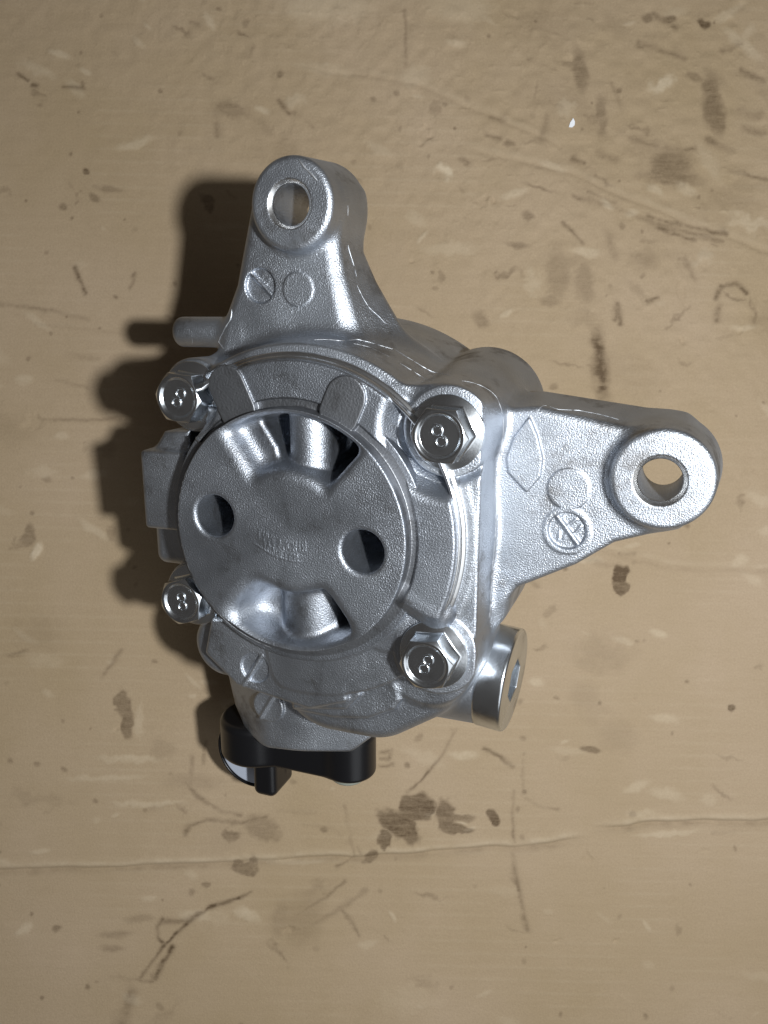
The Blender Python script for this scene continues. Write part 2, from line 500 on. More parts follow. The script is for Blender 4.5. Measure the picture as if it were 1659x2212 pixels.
# ---- thin bright flash left along the mould seams, and chipped edges
SEAMS = [
    (0.17, [(0.8, 42.1, -12.3), (3.0, 42.2, -14.0), (5.9, 41.9, -15.1), (8.2, 42.1, -19.6), (11.1, 41.4, -20.9), (13.8, 40.5, -21.7), (16.3, 39.7, -23.1), (19.2, 38.2, -22.6), (22.9, 36.1, -23.1), (25.9, 34.2, -24.8), (32.0, 34.6, -14.9)]),
    (0.14, [(9.0, 41.3, -15.6), (12.0, 40.6, -16.9), (15.1, 39.4, -16.6), (17.1, 38.5, -16.7)]),
    (0.14, [(19.8, 37.1, -16.5), (22.3, 35.6, -16.9), (24.6, 34.1, -17.8), (28.4, 33.6, -15.0)]),
    (0.15, [(35.5, 33.7, -11.2), (38.1, 32.9, -13.6), (40.3, 31.5, -15.6), (41.9, 29.5, -17.0), (42.9, 27.0, -17.8), (43.2, 24.9, -18.3), (42.8, 20.6, -19.4), (42.5, 15.0, -19.9), (42.3, 6.6, -19.7), (42.1, 2.4, -19.1)]),
    (0.13, [(43.2, 24.8, -18.4), (42.7, 18.9, -19.9), (42.4, 12.0, -19.9), (42.1, 3.9, -19.3), (42.0, -3.6, -19.0), (41.6, -11.8, -19.3), (41.2, -21.9, -19.2)]),
    (0.12, [(4.6, 71.7, -23.5), (4.4, 69.6, -23.7)]),
    (0.20, [(3.7, 63.4, -25.4), (3.9, 61.8, -25.9), (4.4, 60.0, -26.2), (5.1, 57.7, -26.4), (5.5, 56.3, -26.2)]),
    (0.14, [(5.9, 54.3, -25.5), (7.0, 51.8, -25.9), (8.3, 49.3, -26.7), (10.2, 47.3, -28.3), (12.1, 45.0, -29.4)]),
    (0.30, [(-25.0, 48.9, -20.3), (-25.1, 47.1, -20.1), (-25.7, 46.0, -20.0), (-26.9, 44.7, -20.2), (-27.9, 43.2, -20.3), (-29.5, 41.5, -21.0), (-29.8, 40.9, -21.3), (-28.7, 40.2, -20.6), (-27.5, 39.4, -19.8)]),
    (0.14, [(-37.4, 43.5, -21.2), (-37.5, 42.2, -21.4), (-37.6, 41.2, -21.8), (-38.6, 40.2, -22.8)]),
    (0.15, [(50.1, 26.9, -20.0), (51.4, 28.3, -22.6), (54.5, 27.6, -21.8), (58.5, 27.3, -24.1), (63.2, 26.6, -24.4), (67.2, 25.7, -23.7)]),
    (0.38, [(-3.9, 80.8, -16.1), (-2.4, 79.0, -16.0), (-0.6, 77.4, -16.0), (0.5, 76.2, -16.0)]),
    (0.30, [(-6.2, 58.0, -20.0), (-6.2, 57.1, -19.8)]),
    (0.30, [(-6.7, 49.7, -19.8), (-6.9, 48.4, -20.0)]),
]
rs = random.Random(11)
def seam_or_lit_edge(P, r, parent, grid=None, gap=0.24):
    Q = resample(P, 0.7)
    if grid is not None: Q = grid.snap(Q)
    runs = []; cur = []
    for q in Q:
        cur.append(q)
        if len(cur) > 4 and rs.random() < gap: runs.append(cur); cur = [q] if rs.random() < 0.45 else []
    if len(cur) > 2 or not runs: runs.append(cur if len(cur) > 1 else list(Q))
    V = []; F = []; o_ = 0
    for q in runs:
        if len(q) < 2: continue
        v, f = tube(q, [0.62 * r * rs.uniform(0.3, 1.25) for _ in q], 5)
        V.append(v); F.append(f + o_); o_ += len(v)
    return link('flash_or_lit_edge', make_mesh('flash_or_lit_edge', np.concatenate(V) * MM, np.concatenate(F)), M_BURR, parent)
for r, P in SEAMS: seam_or_lit_edge(P, r, housing, G)

# ---- cover
K = Grid((-36, -36, -32), (46, 45, 2), 0.24)
def ringfn(x, y, z):
    r = np.sqrt((x - C0[0]) ** 2 + (y - C0[1]) ** 2)
    d = extr(r - 38.7, z, -12, -2.8, 0.6)
    # the ring runs from the lower right lobe round to the upper left
    a1 = math.radians(-27); a2 = math.radians(141)
    n1 = (math.sin(a1), -math.cos(a1)); n2 = (-math.sin(a2), math.cos(a2))
    h1 = (x - C0[0]) * n1[0] + (y - C0[1]) * n1[1]
    h2 = (x - C0[0]) * n2[0] + (y - C0[1]) * n2[1]
    return smax(smax(d, h1 + 0 * z, 1.0), np.where(x > 0, -9.0, h2) + 0 * z, 0.6)
K.add(ringfn, (-45, -36, -12), (46, 45, -2.8))
for i, rr in ((0, 12.6), (1, 9.8), (2, 9.6)):
    bu, bv = BOLTS[i][:2]
    if i == 0:
        def fn(x, y, z, bu=bu, bv=bv):
            r = np.sqrt((x - bu) ** 2 + (y - bv) ** 2)
            return smax((r - 10.2 - (z + 9.0) * 0.65) * 0.84, -9.2 - z + 0 * r, 0.8)
        K.cut(fn, (bu - 17, bv - 17, -15), (bu + 17, bv + 17, 0), 1.2)
    else:
        cyl(K, (bu, bv), rr, -16, 2, 0.3, 0.8, cut=True)
cyl(K, C0, 30.3, -4.0, 3, 0.2, 0.2, cut=True)
capsule(K, (25.5, -13.2, -7.6), (32.2, -16.4, -7.8), 4.6, 1.2)
for c in ((-16.3, 31.6), (12.2, 30.0)):
    d = np.array(c) - C0; d /= np.linalg.norm(d)
    a = np.array(C0) + d * 30
    prism(K, [a, c + d * 0.6], -8, -2.2, 0.2, 0.0, r=4.6)
cyl(K, C0, 32, -14, -3.9, 0.2, 0.1)
cyl(K, C0, 28.5, -30, 0, 0.2, 0.1)
# pockets in the disc
def sector(r0, r1, a0, a1, floor, slopes, e):
    """an annular pocket with sloping walls (inner, outer, first side, second side); floor(x, y) gives its bottom"""
    a0 = math.radians(a0); a1 = math.radians(a1)
    def fn(x, y, z):
        X = x - C0[0]; Y = y - C0[1]
        r = np.sqrt(X ** 2 + Y ** 2)
        W_ = [(r0 - r, slopes[0]), (r - r1, slopes[1]), (X * math.sin(a0) - Y * math.cos(a0), slopes[2]), (-X * math.sin(a1) + Y * math.cos(a1), slopes[3])]
        d = None
        for w_, sl in W_:
            q = (w_ - sl * z) / math.sqrt(1 + sl * sl)
            d = q if d is None else smax(d, q, e)
        return smax(d, floor(X, Y) - z, e * 0.8)
    return fn
B = ((-36, -36, -28), (36, 36, 1.5))
K.cut(sector(14.6, 27.2, 48, 124, lambda X, Y: -17.0 + 0.0 * X, (0.3, 0.08, 0.05, 0.45), 2.2), *B, k=2.2)
K.cut(sector(13.8, 27.2, 231, 307, lambda X, Y: -10.0 + 0.0 * X, (0.2, 0.22, 0.35, 0.05), 4.5), *B, k=2.6)
K.cut(sector(14.6, 26.6, 288, 306, lambda X, Y: -24.0 + 0.0 * X, (0.1, 0.1, 0.1, 0.02), 1.2), *B, k=0.5)
K.cut(sector(15.5, 26.6, 49.5, 68, lambda X, Y: -27.0 + 0.0 * X, (0.1, 0.05, 0.02, 0.1), 0.8), *B, k=0.4)
# inside the upper pocket a ramp and an upright round rib; inside the lower one a wide round rib
prism(K, [(-24, 26.8), (-24, 12.0), (-4.2, 12.0), (-5.6, 18.5), (-11.0, 26.8)], -20, -5.0, 1.2, 2.0)
cylv(K, 1.6, -8.8, 5.2, 12.5, 28, 1.0, 0.8)
cylv(K, 0.2, -12.0, 7.9, -28.4, -13.2, 1.0, 1.6)
rbox(K, (-3.4, 12.5, -22), (6.4, 28, -9), 0.8, 0.6)
def emboss(P, r=0.22, lift=0.02):
    for p0, p1 in zip(P, P[1:]): capsule(K, (*p0, -r + lift + 0.06), (*p1, -r + lift + 0.06), r, 0.12)
rr = random.Random(3)
for j, (x0, x1, yy, bow) in enumerate(((-8.6, 3.6, -0.6, 1.1), (-7.6, 1.4, -3.4, 0.9))):
    n = 10 - 2 * j
    for i in range(n):
        t = (i + 0.5) / n; x = x0 + (x1 - x0) * t; y = yy - bow * math.sin(math.pi * t) - 2.2 * t; h = 1.0
        sh = rr.randrange(5)
        if sh == 0: emboss([(x, y - h), (x, y + h)])
        elif sh == 1: emboss([(x - 0.35, y - h), (x - 0.35, y + h), (x + 0.35, y + h)])
        elif sh == 2: emboss([(x - 0.35, y - h), (x, y + h), (x + 0.4, y - h)])
        elif sh == 3: emboss([(x + 0.4 * math.cos(a), y + h * math.sin(a)) for a in np.linspace(0.6, 5.8, 8)])
        else: emboss([(x - 0.4, y + h), (x - 0.4, y - h), (x + 0.4, y + h), (x + 0.4, y - h)])
emboss([(-9.8 + 12.0 * t, -3.2 - 3.4 * t - 1.0 * math.sin(math.pi * t)) for t in np.linspace(0, 1, 9)], 0.25)
for c in ((-20.0, 2.2), (17.0, -2.7)):
    cyl(K, c, 4.9, -27, 3, 0.2, 1.2, cut=True)
K.D = np.maximum(K.D, (np.sqrt((K.ax[0][:, None, None] - C0[0]) ** 2 + (K.ax[1][None, :, None] - C0[1]) ** 2) - 43))
V, F, N = K.mesh()
rc = np.hypot(V[F].mean(1)[:, 0] - C0[0], V[F].mean(1)[:, 1] - C0[1])
zc = V[F].mean(1)[:, 2]
cme = make_mesh('cover', V * MM, F, N)
cover = link('cover', cme, M_COVER, pump)
cme.materials.append(M_DULL)
cme.polygons.foreach_set('material_index', (((zc > -2.62) & (zc < -1.6) & (rc > 29.0)) | ((zc < -0.35) & (zc > -4.6) & (rc > 28.2) & (rc < 30.6))).astype(np.int32))

# ---- machined rim round the cover
def lathe_arc(prof, c, a0, a1, n):
    V = []; F = []; m_ = len(prof)
    for i in range(n + 1):
        a = math.radians(a0 + (a1 - a0) * i / n)
        for r, w in prof: V.append((c[0] + r * math.cos(a), c[1] + r * math.sin(a), w))
    for i in range(n):
        for j in range(m_ - 1):
            F.append((i * m_ + j, (i + 1) * m_ + j, (i + 1) * m_ + j + 1, i * m_ + j + 1))
    return np.array(V), np.array(F)
V, F = lathe_arc([(38.4, -4.6), (38.7, -4.2), (39.2, -4.1), (39.35, -4.4), (39.4, -5.4), (39.6, -5.6), (40.1, -5.7), (40.3, -6.1), (40.4, -9.6)], C0, -28, 128, 160)
rim = link('machined_rim', make_mesh('machined_rim', V * MM, F), M_MACH, cover)

seam_or_lit_edge([(C0[0] + 28.4 * math.cos(a), C0[1] + 28.4 * math.sin(a), -0.12) for a in np.radians(np.linspace(152, 262, 60))], 0.13, cover, None, 0.05)  # bright tube standing in for the lit left edge of the disc

# ---- flange bolts
BG = Grid((-10, -10, -1), (10, 10, 8.2), 0.14)
def hexfn(x, y, z):
    d = None
    for k in range(3):
        a = math.pi / 6 + k * math.pi / 3
        t = np.abs(x * math.cos(a) + y * math.sin(a)) - 5.45
        d = t if d is None else np.maximum(d, t)
    r = np.sqrt(x ** 2 + y ** 2)
    d = np.maximum(d, np.abs(z - 3.4) - 3.6)
    return np.maximum(d, (r - 5.35 + (z - 7.0) * 1.3) * 0.61)
BG.add(hexfn, (-8, -8, -1), (8, 8, 7.2))
BG.add(lambda x, y, z: np.maximum(np.maximum(np.sqrt(x ** 2 + y ** 2) - 8.0, -z - 0.2 + 0 * x), (z - 0.9 + (np.sqrt(x ** 2 + y ** 2) - 8.0) * 0.38)), (-9, -9, -0.5), (9, 9, 2.4), 0.5)
BG.cut(lambda x, y, z: np.maximum((np.sqrt(x ** 2 + y ** 2) - 4.85 - (z - 7.0) * 1.0) * 0.707, 6.3 - z + 0 * x), (-6, -6, 5.8), (6, 6, 8), 0.25)
V, F, N = BG.mesh()
bolt_me = make_mesh('flange_bolt', V * MM, F, N); bolt_me.materials.append(M_ZINC)
V8 = []; F8 = []; off = 0
for cy in (-1.2, 1.2):
    g = np.linspace(0, 2 * math.pi, 25)
    P = np.stack([1.12 * np.cos(g), cy + 1.15 * np.sin(g), np.full(25, 6.38)], 1)
    v, f = tube(P, [0.27 / (0.35 if i in (0, 24) else 1) for i in range(25)], 8)
    V8.append(v); F8.append(f + off); off += len(v)
dig_me = make_mesh('grade_digit', np.concatenate(V8) * MM, np.concatenate(F8)); dig_me.materials.append(M_ZINC)
for (bu, bv, bw, th, td) in BOLTS:
    o = link('flange_bolt', bolt_me, None, pump)
    o.location = (bu * MM, bv * MM, bw * MM); o.rotation_euler = (0, 0, math.radians(th))
    d = link('grade_digit', dig_me, None, o)
    d.rotation_euler = (0, 0, math.radians(td - 90 - th))

# ---- hollow hex plug in the valve bore
PG = Grid((-4, -14.2, -14.2), (9.4, 14.2, 14.2), 0.2)
cylu(PG, 0, 0, 12.9, -3, 4.3, 0.8)
def sock(x, y, z):
    d = None
    for k in range(3):
        a = k * math.pi / 3 + 0.3
        t = np.abs(y * math.cos(a) + z * math.sin(a)) - 4.9
        d = t if d is None else np.maximum(d, t)
    return np.maximum(d, -2.0 - x)
PG.cut(sock, (-2, -7, -7), (10, 7, 7), 0.2)
V, F, N = PG.mesh()
plug = link('hex_socket_plug', make_mesh('hex_socket_plug', V * MM, F, N), M_ZINC, pump)
plug.location = (42.0 * MM, -40.0 * MM, -27.8 * MM); plug.rotation_euler = (0, math.radians(-2.5), math.radians(-5))

# ---- black plastic inlet cap with its clear nozzle
QG = Grid((-50, -97, -49), (12, -66, -20), 0.35)
cylv(QG, -31.0, -35, 11.0, -79.5, -67, 2.0)
cylv(QG, -0.5, -33, 7.4, -78.5, -66, 1.2)
rbox(QG, (-30, -79, -43), (0, -67.5, -27), 1.5, 1.5)
cyl(QG, (-35.5, -82.6), 11.8, -46, -37.8, 0.4)
cyl(QG, (-35.5, -82.6), 10.9, -38.6, -35, 0.2, cut=True)
rbox(QG, (-31.0, -91.5, -43), (-23.5, -78, -30), 2.2, 1.5)
cylv(QG, -31.0, -35, 11.0, -79.5, -67, 2.0)
V, F, N = QG.mesh()
cap = link('inlet_cap', make_mesh('inlet_cap', V * MM, F, N), M_BLACK, pump)
TG = Grid((-41, -88, -47), (8, -74, -22), 0.35)
cylv(TG, -1.5, -34, 5.0, -81.5, -77, 1.0)
V, F, N = TG.mesh()
noz = link('clear_nozzle', make_mesh('clear_nozzle', V * MM, F, N), M_CLEAR, cap)
TG = Grid((-49, -97, -47), (-22, -69, -36), 0.3)
cyl(TG, (-35.5, -82.6), 10.7, -43, -38.0, 0.4)
V, F, N = TG.mesh()
noz = link('pale_insert', make_mesh('pale_insert', V * MM, F, N), M_PALE, cap)

# ---- shaft at the back
SG = Grid((-15, -21, -104), (21, 15, -60), 0.4)
cyl(SG, (3, -3), 7.0, -96.0, -62, 0.8)
cyl(SG, (3, -3), 15.0, -96.0, -88, 0.8, 1.5)
V, F, N = SG.mesh()
link('drive_shaft', make_mesh('drive_shaft', V * MM, F, N), M_MACH, pump)

# ------------------------------------------------------------------ cardboard
def axis(a, b_, h, far):
    core = np.arange(a, b_ + h, h)
    ext = [b_ + h]; s = h
    while ext[-1] < far:
        s *= 1.35; ext.append(ext[-1] + s)
    lo = [a - h]; s = h
    while lo[-1] > -far:
        s *= 1.35; lo.append(lo[-1] - s)
    return np.concatenate([lo[::-1], core, ext])
ax_x = axis(-130, 130, 0.42, 900); ax_y = axis(-170, 170, 0.42, 900)
XX, YY = np.meshgrid(ax_x, ax_y, indexing='xy')
ny, nx = XX.shape
# marks on the sheet, millimetres: oil blots, scratches and scuffs, pale scuffs, creases
BLOBS = [(80.2, -21.1, 2.67, 3.46, 0, 0.95, 0.35), (80.4, -25.1, 2.83, 3.46, 0, 0.75, 0.3), (11.1, -100.4, 6.29, 4.71, 10, 0.75, 0.3), (5.1, -106.7, 8.17, 4.09, -38, 0.75, 0.35), (0.1, -111.4, 2.83, 2.51, -30, 0.7, 0.35), (20.8, -102.5, 3.77, 4.71, 0, 0.65, 0.4), (26.0, -103.7, 5.34, 1.26, 0, 0.5, 0.5), (24.4, -107.5, 5.66, 1.57, -5, 0.65, 0.4), (37.2, -103.6, 1.73, 2.99, 25, 0.75, 0.35), (-4.6, -116.9, 2.2, 1.89, 0, 0.6, 0.5), (-88.9, -65.1, 2.51, 5.34, 8, 0.5, 0.3), (-87.0, -72.1, 2.36, 4.71, 8, 0.55, 0.3), (66.4, 150.2, 2.36, 7.86, 8, 0.45, 0.8), (73.9, 134.5, 2.04, 6.6, 0, 0.4, 0.8), (111.6, 140.0, 3.14, 9.43, 5, 0.55, 0.9), (113.2, 132.9, 2.51, 4.71, 0, 0.5, 0.9), (59.5, 81.1, 4.09, 7.86, 0, 0.28, 0.9), (68.0, 77.9, 3.14, 6.29, 0, 0.3, 0.9), (97.5, 118.0, 6.91, 5.34, -10, 0.5, 0.9), (97.5, 113.3, 9.43, 2.51, -5, 0.45, 0.9), (-41.6, -107.5, 6.6, 4.09, -15, 0.35, 0.5), (-51.8, -110.0, 2.83, 2.2, 0, 0.5, 0.5), (-47.4, -121.3, 4.4, 2.2, 0, 0.55, 0.35), (-49.4, -119.4, 1.57, 1.57, 0, 0.5, 0.5), (-43.9, -118.8, 1.57, 1.89, 0, 0.5, 0.5), (-60.4, -126.3, 1.57, 1.1, 0, 0.4, 0.5), (-51.8, 136.9, 5.34, 2.51, -10, 0.35, 0.9), (-101.3, 115.8, 1.41, 0.94, -30, 0.7, 0.6), (-98.1, 106.5, 2.2, 1.1, -30, 0.45, 0.8), (-93.4, 109.4, 4.09, 1.1, -8, 0.35, 0.8), (-120.6, -8.2, 2.2, 3.77, -15, 0.45, 0.6), (-59.6, 104.7, 2.2, 3.46, 25, 0.45, 0.5), (117.9, -66.6, 1.41, 1.26, 0, 0.7, 0.4), (70.0, -80.8, 3.77, 1.1, -8, 0.6, 0.5), (89.6, 167.5, 1.89, 1.41, 0, 0.5, 0.7), (96.7, 167.5, 2.51, 1.26, -10, 0.6, 0.7), (108.5, 165.9, 2.2, 1.57, -40, 0.8, 0.5), (105.4, 147.9, 3.14, 1.57, -20, 0.35, 0.8), (92.8, 115.7, 2.2, 1.26, 0, 0.5, 0.7), (88.9, 85.8, 4.71, 3.14, 0, 0.25, 0.9), (48.8, 100.7, 2.2, 1.57, 0, 0.45, 0.8), (45.6, 90.5, 3.46, 1.26, -10, 0.4, 0.8), (56.6, 71.7, 3.14, 2.2, 0, 0.3, 0.9), (-92.6, -6.9, 1.57, 2.51, 0, 0.3, 0.8), (-114.6, 11.2, 1.57, 1.26, 0, 0.3, 0.8), (-93.4, 21.4, 2.2, 2.83, 0, 0.25, 0.9), (-27.4, -138.1, 6.29, 9.43, -20, 0.18, 0.9), (-35.3, -138.1, 3.46, 6.29, -20, 0.2, 0.9), (-64.3, -91.8, 9.43, 2.83, 0, 0.15, 0.9), (-75.3, -80.8, 4.71, 3.14, 0, 0.15, 0.9), (67.7, -61.9, 4.71, 3.93, 0, 0.12, 0.9), (79.4, -76.1, 6.29, 4.71, 0, 0.12, 0.9), (55.1, -8.5, 1.57, 0.94, 0, 0.3, 0.6), (11.9, -76.8, 1.26, 1.26, 0, 0.3, 0.8), (33.1, 65.4, 2.2, 3.46, 30, 0.35, 0.8), (-83.2, -138.1, 4.71, 1.26, 5, 0.25, 0.9), (-91.1, -143.6, 5.34, 1.26, 4, 0.3, 0.9), (-92.6, -148.3, 4.09, 1.1, 0, 0.3, 0.9), (-20.3, 92.1, 3.14, 2.83, 0, 0.1, 0.9)]
STROKES = [([(72.0, 61.9), (73.0, 54.4), (74.1, 46.2), (74.4, 38.3)], 3.14, 0.75), ([(64.2, 107.0), (73.9, 105.0), (86.5, 99.9), (100.6, 95.5), (114.8, 92.1)], 1.41, 0.35), ([(89.6, 100.3), (102.2, 97.1), (116.4, 94.4)], 1.26, 0.45), ([(92.8, 96.8), (105.4, 92.1)], 1.1, 0.5), ([(112.9, 72.4), (114.8, 76.4), (119.5, 77.6), (123.0, 74.5)], 1.26, 0.75), ([(114.0, 70.1), (113.2, 65.4)], 1.57, 0.45), ([(110.1, 126.7), (117.1, 122.7)], 2.2, 0.45), ([(105.4, 123.5), (99.1, 121.9)], 1.41, 0.4), ([(86.5, 158.9), (97.5, 155.7), (102.2, 154.2)], 1.57, 0.4), ([(91.2, 169.1), (99.1, 164.4)], 1.26, 0.35), ([(58.2, 153.4), (67.7, 150.2)], 1.26, 0.3), ([(48.8, 153.4), (58.2, 150.2)], 1.1, 0.3), ([(117.9, 115.7), (130.3, 112.5)], 1.1, 0.5), ([(121.1, 150.2), (128.9, 146.3)], 1.57, 0.4), ([(78.6, 65.4), (79.4, 70.9), (80.2, 63.8)], 1.41, 0.5), ([(-82.7, -157.8), (-79.3, -153.1), (-75.0, -147.6), (-69.8, -142.1), (-65.1, -138.1), (-59.6, -134.5), (-51.8, -131.8), (-45.5, -129.2)], 1.1, 0.7), ([(-75.0, -138.1), (-77.1, -140.5), (-76.9, -144.4), (-75.0, -146.1)], 0.94, 0.65), ([(-75.0, -138.9), (-67.5, -138.9)], 1.26, 0.35), ([(-71.9, -147.7), (-75.0, -152.7), (-77.9, -158.6)], 1.41, 0.75), ([(-83.2, -159.0), (-78.5, -159.3)], 0.94, 0.4), ([(-86.0, -163.3), (-87.9, -168.8), (-89.0, -173.8)], 2.51, 0.6), ([(-92.6, -157.8), (-83.2, -158.6)], 1.1, 0.3), ([(-29.8, -142.1), (-21.9, -138.9), (-14.1, -134.2), (-6.2, -128.7)], 1.41, 0.22), ([(-29.8, -136.6), (-20.3, -131.1), (-13.3, -125.6)], 0.94, 0.3), ([(-14.8, -134.2), (-10.9, -138.9), (-8.6, -143.6)], 0.94, 0.3), ([(43.6, -115.0), (44.4, -123.2), (46.3, -131.8), (48.5, -142.1)], 1.57, 0.45), ([(43.8, -94.9), (43.6, -102.8), (44.1, -112.2)], 0.79, 0.4), ([(47.2, -83.9), (46.9, -96.5)], 0.79, 0.2), ([(48.0, -97.3), (53.5, -100.4), (59.0, -100.9)], 0.94, 0.3), ([(24.4, -73.7), (19.7, -82.3), (11.9, -91.8), (7.9, -95.2)], 0.79, 0.5), ([(33.9, -80.3), (39.4, -83.1), (43.6, -86.3)], 1.26, 0.45), ([(-67.5, -109.1), (-65.6, -106.4), (-59.6, -104.7), (-48.6, -105.6), (-40.0, -103.6)], 1.26, 0.42), ([(-67.5, -91.8), (-62.8, -96.8), (-54.9, -101.5), (-48.6, -103.1)], 0.94, 0.4), ([(-65.1, -83.1), (-65.6, -91.8)], 1.26, 0.3), ([(-79.3, -100.4), (-73.0, -99.6)], 1.57, 0.3), ([(-36.1, -101.5), (-23.5, -102.0)], 1.1, 0.25), ([(-27.4, -105.9), (-17.2, -107.5), (-14.8, -109.8)], 1.1, 0.3), ([(-13.3, -99.6), (-11.7, -109.1), (-10.1, -116.9)], 0.63, 0.45), ([(-15.6, -120.1), (-7.8, -116.1), (-9.3, -113.8)], 0.63, 0.35), ([(-104.7, 82.7), (-103.3, 78.7), (-101.4, 74.5)], 1.1, 0.65), ([(-84.5, 81.1), (-85.1, 77.9), (-86.7, 76.1)], 0.79, 0.5), ([(-124.4, 149.0), (-120.9, 146.8)], 0.94, 0.5), ([(-119.3, 144.9), (-118.1, 144.6)], 1.26, 0.55), ([(-109.1, 144.7), (-102.1, 143.6)], 1.1, 0.4), ([(-102.4, 145.8), (-102.1, 143.6)], 0.79, 0.4), ([(-57.1, 136.1), (-56.8, 128.2)], 1.57, 0.3), ([(-47.1, 135.3), (-40.8, 131.4), (-36.1, 125.9)], 1.89, 0.28), ([(-36.1, 140.0), (-34.2, 137.7), (-32.1, 135.1)], 1.41, 0.45), ([(-28.2, 134.8), (-24.3, 130.6)], 1.1, 0.35), ([(-65.9, 166.3), (-63.1, 165.2)], 1.26, 0.45), ([(-43.9, 158.1), (-45.5, 154.6)], 0.94, 0.35), ([(-61.2, 148.7), (-58.1, 147.1)], 1.26, 0.35), ([(7.1, 169.9), (7.6, 151.8)], 0.63, 0.3), ([(-130.3, 70.9), (-111.5, 68.2), (-100.5, 65.4)], 1.1, 0.28), ([(-117.8, 63.8), (-89.5, 60.7)], 0.79, 0.14), ([(-117.0, 31.6), (-100.5, 31.1), (-89.5, 31.6)], 0.63, 0.3), ([(-127.2, -12.4), (-120.9, -11.6)], 0.63, 0.6), ([(-125.6, -10.8), (-121.7, -11.9)], 0.63, 0.5), ([(69.2, 108.6), (78.6, 104.7)], 1.1, 0.35), ([(60.6, 98.4), (67.7, 91.3)], 0.79, 0.4), ([(36.2, -63.5), (39.4, -66.6)], 0.94, 0.3), ([(-108.3, 53.6), (-97.3, 52.0)], 1.26, 0.25), ([(-111.5, 44.9), (-100.5, 42.1)], 0.94, 0.2), ([(-95.0, -54.8), (-89.2, -47.0)], 1.26, 0.3), ([(-127.2, -48.6), (-120.9, -47.0)], 0.94, 0.3), ([(-60.4, -77.6), (-61.2, -85.5)], 0.94, 0.3), ([(111.6, -109.1), (127.4, -107.8)], 0.79, 0.15), ([(-1.5, -81.7), (2.4, -81.1), (2.0, -83.9), (-1.2, -83.9)], 0.79, 0.35), ([(-1.5, -86.3), (2.9, -85.8)], 0.94, 0.4), ([(50.4, 164.4), (59.8, 162.0)], 1.26, 0.2), ([(77.1, 145.5), (81.0, 136.1)], 1.41, 0.25), ([(72.4, 121.9), (78.6, 119.6)], 1.89, 0.3), ([(83.4, 126.7), (92.8, 123.8)], 1.57, 0.3), ([(121.1, 136.1), (127.4, 133.7)], 1.89, 0.35), ([(122.6, 129.8), (128.9, 128.2)], 1.57, 0.3), ([(114.8, 156.5), (121.1, 158.9)], 1.57, 0.3), ([(64.5, 119.6), (67.7, 118.5)], 1.41, 0.5), ([(89.6, 71.7), (92.8, 73.2)], 1.26, 0.5), ([(75.5, 95.2), (78.6, 85.8)], 2.2, 0.3), ([(102.2, 85.8), (105.4, 79.5)], 1.89, 0.25), ([(55.1, 134.5), (53.5, 126.7)], 2.2, 0.25), ([(36.2, 134.5), (40.9, 132.9)], 1.26, 0.35), ([(26.8, 119.6), (28.4, 118.5)], 1.41, 0.5), ([(34.6, 128.2), (39.4, 126.7)], 1.1, 0.35), ([(55.1, -11.6), (58.2, -16.3)], 0.94, 0.3), ([(45.6, -21.1), (51.9, -25.0)], 1.41, 0.3), ([(67.7, -15.6), (75.5, -18.2), (80.2, -17.6)], 1.57, 0.35), ([(81.0, -14.8), (84.9, -14.1)], 1.41, 0.3)]
LIGHT = [(94.7, 145.8, 4.09, 1.89, 25, 0.5), (20.5, 115.3, 2.83, 1.57, -40, 0.6), (75.5, 104.7, 2.51, 1.1, -40, 0.4), (108.5, 86.6, 3.14, 2.51, 0, 0.3), (62.1, 136.9, 3.46, 2.51, 0, 0.25), (50.4, 77.9, 2.83, 4.71, 0, 0.2), (-83.2, -70.6, 1.26, 4.71, 0, 0.2), (-86.3, -83.9, 9.43, 1.26, 0, 0.25), (-94.2, -90.2, 12.57, 0.94, 0, 0.25), (-80.1, -98.8, 11.0, 0.94, 0, 0.3), (-118.1, -12.9, 1.26, 2.83, -30, 0.6), (11.1, 147.1, 4.71, 3.14, 0, 0.2), (-20.3, 172.2, 14.14, 6.29, 0, 0.25), (26.8, 170.7, 9.43, 4.71, 0, 0.2), (-20.3, 150.2, 9.43, 1.57, -10, 0.15), (-29.8, 140.0, 4.09, 2.2, 0, 0.25), (-115.4, 13.5, 4.71, 1.57, 0, 0.2), (-32.9, -118.5, 14.14, 0.94, 2, 0.2), (95.9, -109.1, 9.43, 0.94, 3, 0.3), (124.2, 98.4, 6.29, 2.51, -10, 0.3), (7.9, -165.6, 9.43, 4.71, 0, 0.1)]
CREASES = ([(-271.8, -128.7), (-130.3, -121.9), (-83.2, -120.4), (0.1, -116.9), (55.1, -113.0), (70.0, -110.9)], [(70.0, -107.5), (92.8, -105.9), (130.3, -104.7), (278.2, -99.6)], [(42.5, -11.6), (64.5, -10.1), (97.5, -18.7), (130.3, -19.5), (278.2, -22.6)], [(26.8, 123.5), (64.5, 114.1), (99.1, 99.9), (130.3, 88.2), (246.8, 54.4)], [(-32.9, 151.8), (11.1, 145.5), (64.5, 121.9)])
rng = np.random.default_rng(7)
def vnoise(cell):
    gx = (XX - 0) / cell; gy = (YY - 0) / cell
    n = 257; t = rng.random((n, n))
    ix = np.floor(gx).astype(int); iy = np.floor(gy).astype(int); fx = gx - ix; fy = gy - iy
    fx = fx * fx * (3 - 2 * fx); fy = fy * fy * (3 - 2 * fy)
    g = lambda i, j: t[(iy + j) % n, (ix + i) % n]
    return (g(0, 0) * (1 - fx) + g(1, 0) * fx) * (1 - fy) + (g(0, 1) * (1 - fx) + g(1, 1) * fx) * fy
N1 = vnoise(9); N2 = vnoise(3.2); N3 = vnoise(1.2); N4 = vnoise(34); N5 = vnoise(0.7)
